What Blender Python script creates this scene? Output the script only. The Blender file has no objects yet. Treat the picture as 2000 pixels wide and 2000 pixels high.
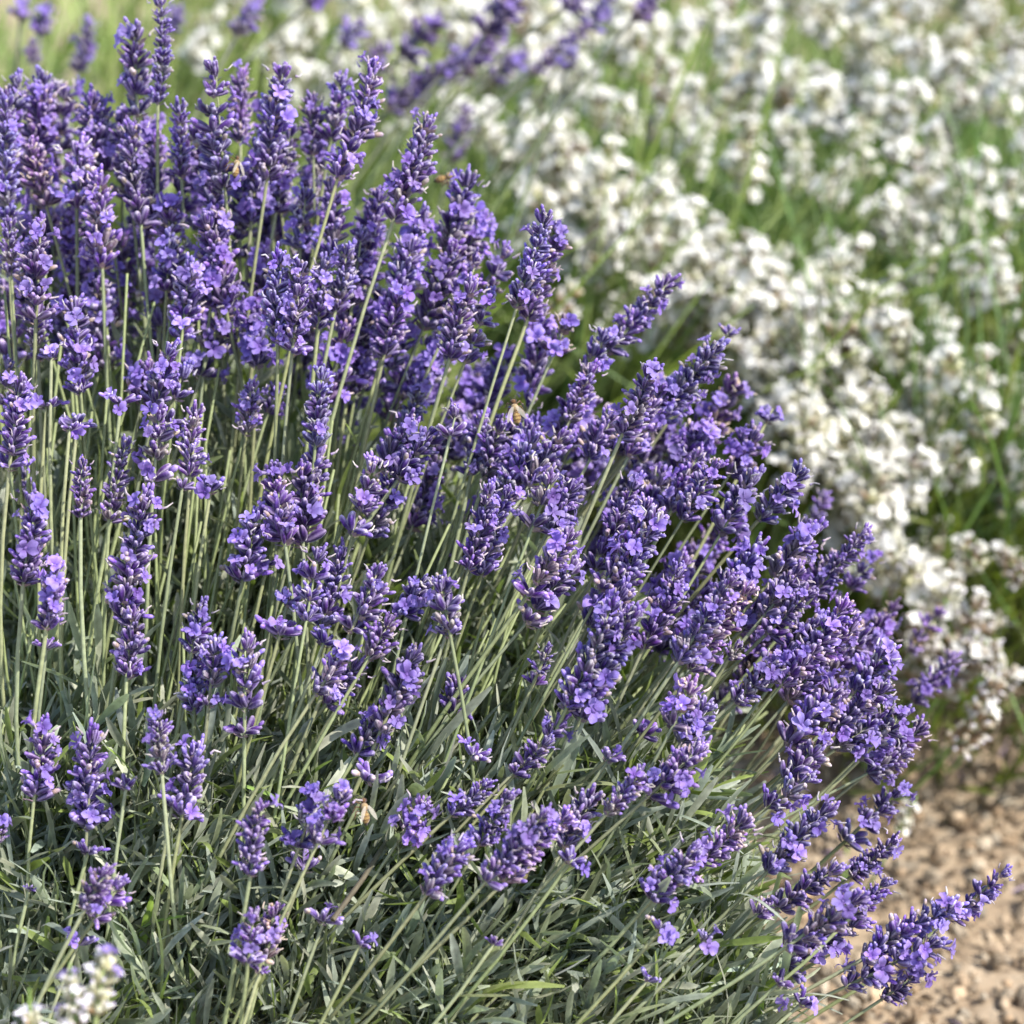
import bpy, math, random
import numpy as np
from mathutils import Vector, Matrix, Quaternion, noise

random.seed(11)
RNG = np.random.default_rng(11)
PI = math.pi
scene = bpy.context.scene
COL = scene.collection

# ------------------------------------------------------------------ camera
PITCH = math.radians(26.0)
CAM = Vector((0.0, 0.0, 1.0))
LENS = 85.0
T = 18.0 / LENS                      # half frame width at distance 1
FOCUS = 1.285
cam_d = bpy.data.cameras.new('camera')
cam = bpy.data.objects.new('camera', cam_d)
COL.objects.link(cam)
cam.location = CAM
cam.rotation_euler = (PI / 2 - PITCH, 0, 0)
cam_d.lens = LENS
cam_d.sensor_width = 36
cam_d.clip_start = 0.02
cam_d.clip_end = 200
cam_d.dof.use_dof = True
cam_d.dof.focus_distance = FOCUS
cam_d.dof.aperture_fstop = 5.2
scene.camera = cam
FWD = Vector((0, math.cos(PITCH), -math.sin(PITCH)))
UPV = Vector((0, math.sin(PITCH), math.cos(PITCH)))
RGT = Vector((1, 0, 0))

# ------------------------------------------------------------------ light
SUN_EL, SUN_AZ = math.radians(52), math.radians(108)      # azimuth from +Y towards +X
world = bpy.data.worlds.new('World')
scene.world = world
world.use_nodes = True
wn = world.node_tree
bg = wn.nodes['Background']
sky = wn.nodes.new('ShaderNodeTexSky')
sky.sky_type = 'NISHITA'
sky.sun_disc = False
sky.sun_elevation = SUN_EL
sky.sun_rotation = SUN_AZ
sky.air_density = 1.0
sky.dust_density = 1.5
wn.links.new(sky.outputs[0], bg.inputs[0])
bg.inputs[1].default_value = 0.15
sun_d = bpy.data.lights.new('sun', 'SUN')
sun_d.energy = 3.9
sun_d.angle = math.radians(0.6)
sun_d.color = (1.0, 0.95, 0.87)
sun = bpy.data.objects.new('sun', sun_d)
COL.objects.link(sun)
SUNV = Vector((math.sin(SUN_AZ) * math.cos(SUN_EL), math.cos(SUN_AZ) * math.cos(SUN_EL), math.sin(SUN_EL)))
sun.rotation_euler = (-SUNV).to_track_quat('-Z', 'Y').to_euler()
sun.location = (2, 2, 4)
vs = scene.view_settings
vs.view_transform = 'Standard'
vs.look = 'None'
vs.gamma = 1
vs.exposure = 1.0
vs.use_curve_mapping = False
scene.cycles.max_bounces = 12
scene.cycles.diffuse_bounces = 8
scene.cycles.transmission_bounces = 8


def at(px, py, d):
    """the point seen at pixel (px, py) of the 2000 px photograph, d metres along the view axis"""
    return CAM + FWD * d + RGT * ((px - 1000) / 1000 * T * d) + UPV * ((1000 - py) / 1000 * T * d)


def project(p):
    v = Vector(p) - CAM
    d = v.dot(FWD)
    return 1000 + v.dot(RGT) / (T * d) * 1000, 1000 - v.dot(UPV) / (T * d) * 1000, d


# ------------------------------------------------------------------ materials
def new_mat(name):
    m = bpy.data.materials.new(name)
    m.use_nodes = True
    nt = m.node_tree
    for n in list(nt.nodes):
        nt.nodes.remove(n)
    out = nt.nodes.new('ShaderNodeOutputMaterial')
    return m, nt, out


def plant_mat(name, rough=0.6, trans=0.25, hue=0.02, val=0.35, sat=0.2, sheen=0.0, noise_scale=900.0, noise_amt=0.25,
              trans_tint=(1, 1, 1), spec=0.3, bump=0.0):
    """pigment from the mesh's own colour layer, varied from object to object, with some light let through"""
    m, nt, out = new_mat(name)
    N, L = nt.nodes, nt.links
    at_ = N.new('ShaderNodeAttribute'); at_.attribute_name = 'Col'
    info = N.new('ShaderNodeObjectInfo')
    hs = N.new('ShaderNodeHueSaturation')
    r1 = N.new('ShaderNodeMapRange'); r1.inputs[3].default_value = 0.5 - hue; r1.inputs[4].default_value = 0.5 + hue
    r2 = N.new('ShaderNodeMapRange'); r2.inputs[3].default_value = 1 - val; r2.inputs[4].default_value = 1 + val
    r3 = N.new('ShaderNodeMapRange'); r3.inputs[3].default_value = 1 - sat; r3.inputs[4].default_value = 1 + sat * .5
    wn1 = N.new('ShaderNodeTexWhiteNoise'); wn1.noise_dimensions = '1D'
    L.new(info.outputs['Random'], r1.inputs[0])
    L.new(info.outputs['Random'], wn1.inputs['W'])
    sp = N.new('ShaderNodeSeparateColor')
    L.new(wn1.outputs['Color'], sp.inputs[0])
    L.new(sp.outputs[0], r2.inputs[0])
    L.new(sp.outputs[1], r3.inputs[0])
    L.new(r1.outputs[0], hs.inputs['Hue']); L.new(r2.outputs[0], hs.inputs['Value']); L.new(r3.outputs[0], hs.inputs['Saturation'])
    tint = N.new('ShaderNodeMix'); tint.data_type = 'RGBA'; tint.blend_type = 'MULTIPLY'; tint.inputs[0].default_value = 1
    L.new(at_.outputs['Color'], tint.inputs[6]); L.new(info.outputs['Color'], tint.inputs[7])
    L.new(tint.outputs[2], hs.inputs['Color'])
    tc = N.new('ShaderNodeTexCoord')
    nz = N.new('ShaderNodeTexNoise'); nz.inputs['Scale'].default_value = noise_scale; nz.inputs['Detail'].default_value = 3
    L.new(tc.outputs['Object'], nz.inputs['Vector'])
    mr = N.new('ShaderNodeMapRange'); mr.inputs[1].default_value = .3; mr.inputs[2].default_value = .7
    mr.inputs[3].default_value = 1 - noise_amt; mr.inputs[4].default_value = 1 + noise_amt
    L.new(nz.outputs[0], mr.inputs[0])
    mul = N.new('ShaderNodeMix'); mul.data_type = 'RGBA'; mul.blend_type = 'MULTIPLY'; mul.inputs[0].default_value = 1
    L.new(hs.outputs[0], mul.inputs[6]); L.new(mr.outputs[0], mul.inputs[7])
    p = N.new('ShaderNodeBsdfPrincipled')
    p.inputs['Roughness'].default_value = rough
    p.inputs['Specular IOR Level'].default_value = spec
    if sheen:
        p.inputs['Sheen Weight'].default_value = sheen
        p.inputs['Sheen Roughness'].default_value = 0.35
        p.inputs['Sheen Tint'].default_value = (.85, .8, 1, 1)
    L.new(mul.outputs[2], p.inputs['Base Color'])
    if bump:
        b = N.new('ShaderNodeBump'); b.inputs['Strength'].default_value = bump; b.inputs['Distance'].default_value = .0006
        L.new(nz.outputs[0], b.inputs['Height']); L.new(b.outputs[0], p.inputs['Normal'])
    tr = N.new('ShaderNodeBsdfTranslucent')
    tm = N.new('ShaderNodeMix'); tm.data_type = 'RGBA'; tm.blend_type = 'MULTIPLY'; tm.inputs[0].default_value = 1
    tm.inputs[7].default_value = (*trans_tint, 1)
    L.new(mul.outputs[2], tm.inputs[6]); L.new(tm.outputs[2], tr.inputs[0])
    mx = N.new('ShaderNodeMixShader'); mx.inputs[0].default_value = trans
    L.new(p.outputs[0], mx.inputs[1]); L.new(tr.outputs[0], mx.inputs[2])
    L.new(mx.outputs[0], out.inputs[0])
    return m


M_CALYX = plant_mat('calyx_velvet', rough=.55, trans=.12, hue=.014, val=.22, sat=.12, sheen=.42, noise_amt=.3)
M_PETAL = plant_mat('lilac_petal', rough=.55, trans=.40, hue=.010, val=.18, sat=.12, sheen=.1, noise_scale=1500, noise_amt=.14)
M_STEM = plant_mat('lavender_stem', rough=.6, trans=.0, hue=.02, val=.22, sat=.2, sheen=.0, noise_scale=300, noise_amt=.18)
M_LEAF = plant_mat('grey_green_leaf', rough=.55, trans=.32, hue=.025, val=.28, sat=.3, sheen=.15, noise_scale=220, noise_amt=.22,
                   trans_tint=(1.1, 1.25, .6), bump=.3)
M_WPETAL = plant_mat('white_petal', rough=.6, trans=.45, hue=.0, val=.08, sat=.3, noise_scale=700, noise_amt=.08)
M_GREEN = plant_mat('fresh_green_leaf', rough=.5, trans=.3, hue=.03, val=.25, sat=.2, noise_scale=200, noise_amt=.2, trans_tint=(1.1, 1.3, .5))
M_BEE = plant_mat('bee_fuzz', rough=.75, trans=.05, hue=0, val=.05, sat=0, sheen=.4, noise_scale=2500, noise_amt=.4, bump=.6)


def wing_mat():
    m, nt, out = new_mat('bee_wing')
    p = nt.nodes.new('ShaderNodeBsdfPrincipled')
    p.inputs['Base Color'].default_value = (.55, .5, .42, 1)
    p.inputs['Roughness'].default_value = .3
    t = nt.nodes.new('ShaderNodeBsdfTransparent')
    mx = nt.nodes.new('ShaderNodeMixShader'); mx.inputs[0].default_value = .55
    nt.links.new(p.outputs[0], mx.inputs[1]); nt.links.new(t.outputs[0], mx.inputs[2]); nt.links.new(mx.outputs[0], out.inputs[0])
    return m


M_WING = wing_mat()


def soil_mat():
    m, nt, out = new_mat('sandy_soil')
    N, L = nt.nodes, nt.links
    tc = N.new('ShaderNodeTexCoord')
    n1 = N.new('ShaderNodeTexNoise'); n1.inputs['Scale'].default_value = 45; n1.inputs['Detail'].default_value = 8; n1.inputs['Roughness'].default_value = .7
    n2 = N.new('ShaderNodeTexNoise'); n2.inputs['Scale'].default_value = 260; n2.inputs['Detail'].default_value = 5
    for n in (n1, n2):
        L.new(tc.outputs['Object'], n.inputs['Vector'])
    cr = N.new('ShaderNodeValToRGB')
    e = cr.color_ramp.elements
    e[0].position = .28; e[0].color = (.17, .125, .085, 1)
    e[1].position = .72; e[1].color = (.44, .36, .265, 1)
    x = e.new(.5); x.color = (.31, .24, .165, 1)
    L.new(n1.outputs[0], cr.inputs[0])
    mr = N.new('ShaderNodeMapRange'); mr.inputs[3].default_value = .75; mr.inputs[4].default_value = 1.25
    L.new(n2.outputs[0], mr.inputs[0])
    a = N.new('ShaderNodeAttribute'); a.attribute_name = 'Col'
    mul = N.new('ShaderNodeMix'); mul.data_type = 'RGBA'; mul.blend_type = 'MULTIPLY'; mul.inputs[0].default_value = 1
    mul2 = N.new('ShaderNodeMix'); mul2.data_type = 'RGBA'; mul2.blend_type = 'MULTIPLY'; mul2.inputs[0].default_value = 1
    L.new(cr.outputs[0], mul.inputs[6]); L.new(mr.outputs[0], mul.inputs[7])
    L.new(mul.outputs[2], mul2.inputs[6]); L.new(a.outputs['Color'], mul2.inputs[7])
    p = N.new('ShaderNodeBsdfPrincipled'); p.inputs['Roughness'].default_value = .95; p.inputs['Specular IOR Level'].default_value = .1
    L.new(mul2.outputs[2], p.inputs['Base Color'])
    b = N.new('ShaderNodeBump'); b.inputs['Distance'].default_value = .002; b.inputs['Strength'].default_value = .7
    L.new(n2.outputs[0], b.inputs['Height']); L.new(b.outputs[0], p.inputs['Normal'])
    L.new(p.outputs[0], out.inputs[0])
    return m


M_SOIL = soil_mat()


# ------------------------------------------------------------------ mesh collecting
class MB:
    def __init__(self):
        self.v, self.f, self.c, self.n = [], [], [], 0

    def add(self, verts, faces, cols):
        self.v.append(np.asarray(verts, float)); self.c.append(np.asarray(cols, float))
        b = self.n
        self.f.extend([tuple(i + b for i in q) for q in faces])
        self.n += len(verts)

    def mesh(self, name, mat, smooth=True):
        me = bpy.data.meshes.new(name)
        v = np.concatenate(self.v); c = np.concatenate(self.c)
        me.from_pydata(v.tolist(), [], self.f)
        a = me.color_attributes.new('Col', 'FLOAT_COLOR', 'POINT')
        a.data.foreach_set('color', np.concatenate([c, np.ones((len(c), 1))], 1).astype(np.float32).ravel())
        me.materials.append(mat)
        if smooth:
            me.polygons.foreach_set('use_smooth', np.ones(len(me.polygons), bool))
        me.update()
        return me


def obj(name, me, parent=None, loc=(0, 0, 0), quat=None, scale=None):
    o = bpy.data.objects.new(name, me)
    COL.objects.link(o)
    if parent is not None:
        o.parent = parent
    o.location = loc
    if quat is not None:
        o.rotation_mode = 'QUATERNION'
        o.rotation_quaternion = quat
    if scale is not None:
        o.scale = scale if hasattr(scale, '__len__') else (scale,) * 3
    return o


def thing(name, label, cat, loc, group=None):
    o = obj(name, None, None, loc)
    o.empty_display_size = .05
    o['label'] = label; o['category'] = cat
    if group:
        o['group'] = group
    return o


def frame(axis, spin=0.0):
    """quaternion that turns +Z to axis, spun about it"""
    return Vector(axis).normalized().to_track_quat('Z', 'Y') @ Quaternion((0, 0, 1), spin)


def mix3(a, b, t):
    return tuple(a[i] * (1 - t) + b[i] * t for i in range(3))


def lathe(mb, M, prof, sides, cols, rib=0.0, stripe=0.0, bend=0.0, squash=1.0, ridge=None):
    """prof: (z, r) rings; M: placement; ribbed if rib; every other rib darker by stripe"""
    vs, cs, fs = [], [], []
    for (z, r), c in zip(prof, cols):
        for k in range(sides):
            a = 2 * PI * k / sides
            rr = r * (1 - rib * (k % 2))
            vs.append(M @ Vector((rr * math.cos(a) + bend * z * z, rr * squash * math.sin(a), z)))
            s = 1 - stripe * (k % 2)
            e = mix3(c, ridge, .6) if ridge is not None and k % 4 == 0 else c
            cs.append((e[0] * s, e[1] * s, e[2] * s))
    for i in range(len(prof) - 1):
        for k in range(sides):
            k2 = (k + 1) % sides
            fs.append((i * sides + k, i * sides + k2, (i + 1) * sides + k2, (i + 1) * sides + k))
    fs.append(tuple(range(sides))[::-1])
    fs.append(tuple((len(prof) - 1) * sides + k for k in range(sides)))
    mb.add([tuple(v) for v in vs], fs, cs)


def tube(mb, pts, radii, sides, cols, square=0.0):
    vs, cs, fs = [], [], []
    n = len(pts)
    ref = Vector((0.31, -0.77, 0.2))
    for i, p in enumerate(pts):
        t = (pts[min(i + 1, n - 1)] - pts[max(i - 1, 0)]).normalized()
        u = (ref - t * ref.dot(t)).normalized(); w = t.cross(u)
        for k in range(sides):
            a = 2 * PI * k / sides
            r = radii[i] * (1 + square * (1 if k % 2 else 0))
            vs.append(p + u * (r * math.cos(a)) + w * (r * math.sin(a))); cs.append(cols[i])
    for i in range(n - 1):
        for k in range(sides):
            k2 = (k + 1) % sides
            fs.append((i * sides + k, i * sides + k2, (i + 1) * sides + k2, (i + 1) * sides + k))
    fs.append(tuple((n - 1) * sides + k for k in range(sides)))
    mb.add([tuple(v) for v in vs], fs, cs)


# ------------------------------------------------------------------ flower pieces
DEEP = (.046, .016, .128)
MID = (.112, .048, .285)
RIMC = (.56, .48, .72)
BASEC = (.17, .15, .17)


def calyx(mb, M, ln, r, rnd, deep=DEEP, midc=MID, rim=RIMC, base=BASEC, sides=8, bud=None, simple=False):
    k = rnd.uniform(.75, 1.3)
    d = tuple(x * k for x in deep); m = tuple(x * k for x in midc)
    f = rnd.uniform(.85, 1.2)
    if simple:
        prof = [(0, .35 * r), (.3 * ln, .95 * r), (.75 * ln, 1.0 * r), (ln, 1.1 * r * f), (ln * .97, .5 * r)]
        cols = [base, m, m, rim, d]
        lathe(mb, M, prof, 5, cols)
    else:
        prof = [(0, .32 * r), (.14 * ln, .72 * r), (.42 * ln, 1.05 * r), (.72 * ln, 1.0 * r), (.90 * ln, .80 * r * f), (1.0 * ln, .52 * r * f), (1.03 * ln, .15 * r)]
        cols = [base, mix3(base, m, .65), d, m, mix3(m, rim, .25), mix3(m, rim, .8), rim]
        lathe(mb, M, prof, sides, cols, rib=.2, stripe=.42, bend=rnd.uniform(-22, 22), ridge=mix3(m, rim, .7))
    if bud:
        z0 = ln * .85
        bl = rnd.uniform(.25, .6) * ln
        lathe(mb, M, [(z0, .55 * r), (z0 + bl * .5, .78 * r), (z0 + bl * .85, .6 * r), (z0 + bl, .2 * r)], 6 if not simple else 4,
              [bud, bud, mix3(bud, (.6, .5, .9), .25), mix3(bud, (.6, .5, .9), .4)], bend=rnd.uniform(-20, 20))


def petal_lobe(mb, M, ang, length, width, curl, base, tip, rnd, rows=4, cols_n=4):
    vs, cs, fs = [], [], []
    ca, sa = math.cos(ang), math.sin(ang)
    fold = rnd.uniform(-.0004, .0012)
    length *= rnd.uniform(.75, 1.1)
    prof_w = [.42, .85, 1.0, .55] if rows == 4 else [.42, 1.0, .6]
    for i in range(rows):
        t = i / (rows - 1)
        rad = .0008 + length * t
        z = curl * length * math.sin(t * 2.2) + rnd.uniform(-1, 1) * .0004
        for j in range(cols_n):
            s = (j / (cols_n - 1) - .5) * 2
            w = width * prof_w[i] * s * .5
            edge = -abs(s) ** 2 * length * .14 if i == rows - 1 else 0
            zz = z + rnd.uniform(-1, 1) * .00035 + abs(s) * fold * (1 if i else 0)
            x, y = (rad + edge), w
            vs.append(M @ Vector((x * ca - y * sa, x * sa + y * ca, zz)))
            cs.append(mix3(base, tip, min(1, t * 1.3)))
    for i in range(rows - 1):
        for j in range(cols_n - 1):
            fs.append((i * cols_n + j, i * cols_n + j + 1, (i + 1) * cols_n + j + 1, (i + 1) * cols_n + j))
    mb.add([tuple(v) for v in vs], fs, cs)


def floret(mb, M, rnd, size=1.0, base=(.25, .145, .53), tip=(.37, .265, .73), tubec=(.42, .33, .66), simple=False, openness=1.0):
    k = rnd.uniform(.85, 1.15)
    b = tuple(x * k for x in base); t = tuple(x * k for x in tip)
    s = size
    lathe(mb, M, [(-.0045 * s, .0007 * s), (-.001 * s, .0010 * s), (0, .0012 * s)], 5, [tubec, tubec, b])
    Q = M @ Matrix.Scale(s, 4)
    n = (3, 3) if simple else (4, 4)
    for a, ln, w in ((.42, .0050, .0042), (-.42, .0050, .0042), (1.75, .0036, .0030), (-1.75, .0036, .0030), (PI, .0040, .0034)):
        petal_lobe(mb, Q, a + rnd.uniform(-.12, .12), ln * rnd.uniform(.9, 1.1), w * rnd.uniform(.9, 1.15),
                   rnd.uniform(.0, .5) * (2 - openness), b, t, rnd, *n)


def place(azim, tilt, r0, z0, spin=0.0):
    """matrix for a piece leaving the axis at azimuth azim, tilted by tilt from it"""
    return (Matrix.Rotation(azim, 4, 'Z') @ Matrix.Translation((r0, 0, z0)) @ Matrix.Rotation(tilt, 4, 'Y') @ Matrix.Rotation(spin, 4, 'Z'))


BUD = (.18, .10, .45)
DRY = (.40, .31, .25)


def whorl_mesh(seed, kind):
    rnd = random.Random(seed)
    mb = MB()
    if kind == 'top':
        n, tl, ln0, zr = 12, (.1, .75), .0056, .0022
    elif kind == 'loose':
        n, tl, ln0, zr = 7, (.65, 1.35), .0092, .0008
    else:
        n, tl, ln0, zr = 12, (.45, 1.25), .0077, .0023
    spent = kind == 'dry'
    off = rnd.uniform(0, 6)
    for i in range(n):
        az = off + 2 * PI * i / n + rnd.uniform(-.3, .3)
        ti = rnd.uniform(*tl)
        ln = ln0 * rnd.uniform(.82, 1.2)
        r = ln * rnd.uniform(.155, .215)
        if kind == 'top' and i < 3:
            ti *= .3
        b = None
        q = rnd.random()
        if q < .42:
            kk = rnd.uniform(.7, 1.3); b = tuple(x * kk for x in BUD)
        elif q < .52:
            b = DRY
        calyx(mb, place(az, ti, .0011, rnd.uniform(-zr, zr), rnd.uniform(0, 6)), ln, r, rnd, bud=b, **(dict(deep=(.13, .085, .15), midc=(.23, .17, .25), rim=(.55, .50, .52), base=(.22, .21, .14)) if spent and rnd.random() < .75 else {}))
    # papery bracts at the foot of the whorl
    for i in range(3):
        az = rnd.uniform(0, 6.3)
        M = place(az, rnd.uniform(.9, 1.3), .0012, -.0026)
        vs = [M @ Vector(p) for p in ((-.0004, 0, 0), (.0004, 0, 0), (.0003, .0016, .003), (-.0003, -.0016, .003), (0, .0003, .0056))]
        mb.add([tuple(v) for v in vs], [(0, 1, 2, 3), (3, 2, 4)], [DRY, DRY, (.24, .17, .24), (.24, .17, .24), (.34, .27, .2)])
    # wiry withered corollas
    for i in range(rnd.choice((1, 2, 3))):
        M = place(rnd.uniform(0, 6.3), rnd.uniform(.5, 1.2), .007, .002)
        c = (.47, .42, .44)
        p = [M @ Vector((0, 0, 0)), M @ Vector((rnd.uniform(-1, 1) * .001, rnd.uniform(-1, 1) * .001, .002)), M @ Vector((rnd.uniform(-2, 2) * .001, rnd.uniform(-2, 2) * .001, .0042))]
        tube(mb, p, [.0007, .0005, .0003], 4, [(.3, .22, .42), c, c])
    return mb.mesh('flower_whorl', M_CALYX)


WH_MID = [whorl_mesh(100 + i, 'mid') for i in range(12)]
WH_DRY = [whorl_mesh(350 + i, 'dry') for i in range(5)]
WH_TOP = [whorl_mesh(200 + i, 'top') for i in range(6)]
WH_LOOSE = [whorl_mesh(300 + i, 'loose') for i in range(6)]


def floret_mesh(seed):
    rnd = random.Random(seed)
    mb = MB()
    floret(mb, Matrix.Translation((0, 0, .003)), rnd, size=rnd.uniform(.8, 1.12), openness=rnd.uniform(.2, 1.3))
    return mb.mesh('open_floret', M_PETAL)


FLO = [floret_mesh(400 + i) for i in range(18)]


# ------------------------------------------------------------------ leaves
def leaf(mb, M, ln, w, rnd, c0, c1, segs=5, curve=None, fold=.35):
    """narrow folded blade along +Z, its face to +X"""
    cur = rnd.uniform(-.45, .75) if curve is None else curve
    side = rnd.uniform(-.12, .12)
    tw = rnd.uniform(-.7, .7)
    vs, cs, fs = [], [], []
    for i in range(segs + 1):
        t = i / segs
        ww = w * .5 * (0.35 + .65 * math.sin(min(1, t * 1.5 + .1) * PI / 2)) * (1 if t < .7 else max(.3, math.sqrt(max(0, 1 - ((t - .7) / .3) ** 2))))
        z = ln * t * (1 - .12 * abs(cur) * t)
        x = ln * cur * t * t
        y = ln * side * t * t
        a = tw * t
        cy, sy = math.cos(a), math.sin(a)
        for s, dx in ((-1, fold), (0, 0), (1, fold)):
            lx, ly = ww * dx, ww * s
            vs.append(M @ Vector((x + lx * cy - ly * sy, y + lx * sy + ly * cy, z)))
            k = 1.0 if s else .82
            cs.append(tuple(v * k for v in mix3(c0, c1, t)))
    for i in range(segs):
        for j in (0, 1):
            fs.append((i * 3 + j, i * 3 + j + 1, (i + 1) * 3 + j + 1, (i + 1) * 3 + j))
    mb.add([tuple(v) for v in vs], fs, cs)


LEAFC = [((.21, .25, .15), (.36, .41, .29)), ((.24, .29, .21), (.41, .46, .37)), ((.18, .22, .115), (.31, .36, .21)),
         ((.32, .345, .24), (.53, .55, .43)), ((.17, .23, .06), (.30, .40, .10)), ((.22, .275, .21), (.37, .43, .36))]


def shoot_leaves(rnd, pairs):
    """(z, azimuth, tilt, length, width) for the leaves of one shoot 0.1 m tall"""
    out = []
    for p in range(pairs):
        t = (p + .5) / pairs
        for h in (0, 1):
            out.append((.1 * t, p * 1.57 + h * PI + rnd.uniform(-.3, .3), (1.15 - .85 * t) * rnd.uniform(.7, 1.2),
                        (.038 + .014 * (1 - t)) * rnd.uniform(.7, 1.25), .0043 * rnd.uniform(.65, 1.35)))
    return out


def shoot_mesh(seed, with_leaves=True):
    rnd = random.Random(seed)
    mb = MB()
    pts = [Vector((math.sin(i * 1.3 + seed) * .002, math.cos(i * 1.1 + seed) * .002, -.05 + .15 * i / 5)) for i in range(6)]
    tube(mb, pts, [.0014, .0013, .0012, .0011, .0009, .0005], 5, [(.15, .13, .07)] * 2 + [(.17, .20, .10)] * 4)
    if with_leaves:
        for z, az, ti, ln, w in shoot_leaves(rnd, rnd.choice((6, 7, 8))):
            c0, c1 = LEAFC[rnd.choice((0, 0, 1, 5, 2, 3, 5, 4 if seed % 4 == 0 else 1))]
            leaf(mb, place(az, ti, .001, z), ln, w, rnd, c0, c1)
    return mb.mesh('leafy_shoot', M_LEAF)


SHOOT = [shoot_mesh(500 + i) for i in range(14)]
SHOOT_BARE = [shoot_mesh(520 + i, False) for i in range(3)]


def leaf_mesh(seed):
    rnd = random.Random(seed)
    mb = MB()
    c0, c1 = LEAFC[seed % 6]
    leaf(mb, Matrix.Identity(4), .040, .0046, rnd, c0, c1, segs=7)
    return mb.mesh('leaf', M_LEAF)


LEAF = [leaf_mesh(540 + i) for i in range(12)]


def leaf_cloud(name, mat, bases, dirs, lns, ws, palette, rnd_seed, parent, segs=4):
    """many separate blades joined into one mesh (numpy)"""
    rng = np.random.default_rng(rnd_seed)
    n = len(bases)
    D = dirs / np.linalg.norm(dirs, axis=1, keepdims=True)
    R = rng.normal(size=(n, 3))
    S = np.cross(D, R); S /= np.linalg.norm(S, axis=1, keepdims=True)
    U = np.cross(S, D)
    cur = rng.uniform(-.5, .7, n)
    V = np.zeros((n, segs + 1, 3, 3)); C = np.zeros((n, segs + 1, 3, 3))
    pal = np.array(palette)
    pi = rng.integers(0, len(pal), n)
    val = rng.uniform(.75, 1.3, n)
    for i in range(segs + 1):
        t = i / segs
        ww = .5 * (0.35 + .65 * math.sin(min(1, t * 1.5 + .1) * PI / 2)) * (1 if t < .7 else max(.3, math.sqrt(max(0, 1 - ((t - .7) / .3) ** 2))))
        ctr = bases + D * (lns * t)[:, None] + U * (lns * cur * t * t)[:, None]
        for j, (s, dx) in enumerate(((-1, .35), (0, 0), (1, .35))):
            V[:, i, j] = ctr + S * (ws * ww * s)[:, None] + U * (ws * ww * dx)[:, None]
            C[:, i, j] = (pal[pi, 0] * (1 - t) + pal[pi, 1] * t) * (val * (1 if s else .82))[:, None]
    per = (segs + 1) * 3
    base_f = []
    for i in range(segs):
        for j in (0, 1):
            base_f.append((i * 3 + j, i * 3 + j + 1, (i + 1) * 3 + j + 1, (i + 1) * 3 + j))
    F = (np.array(base_f)[None] + (np.arange(n) * per)[:, None, None]).reshape(-1, 4)
    me = bpy.data.meshes.new(name)
    me.vertices.add(n * per)
    me.vertices.foreach_set('co', V.astype(np.float32).ravel())
    me.loops.add(F.size)
    me.loops.foreach_set('vertex_index', F.astype(np.int32).ravel())
    me.polygons.add(len(F))
    me.polygons.foreach_set('loop_start', (np.arange(len(F)) * 4).astype(np.int32))
    me.polygons.foreach_set('use_smooth', np.ones(len(F), bool))
    a = me.color_attributes.new('Col', 'FLOAT_COLOR', 'POINT')
    a.data.foreach_set('color', np.concatenate([C.reshape(-1, 3), np.ones((n * per, 1))], 1).astype(np.float32).ravel())
    me.materials.append(mat)
    me.update(calc_edges=True)
    me.validate()
    o = obj(name, me, parent)
    o['kind'] = 'stuff'
    return o


# ================================================================== the ground
def axis_coords(lo, hi, fine_lo, fine_hi, step, grow=1.35):
    a = list(np.arange(fine_lo, fine_hi, step))
    s, x, r = step, a[-1], []
    while x < hi:
        s *= grow; x += s; r.append(x)
    s, x, l = step, a[0], []
    while x > lo:
        s *= grow; x -= s; l.append(x)
    return np.array(l[::-1] + a + r)


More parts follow.
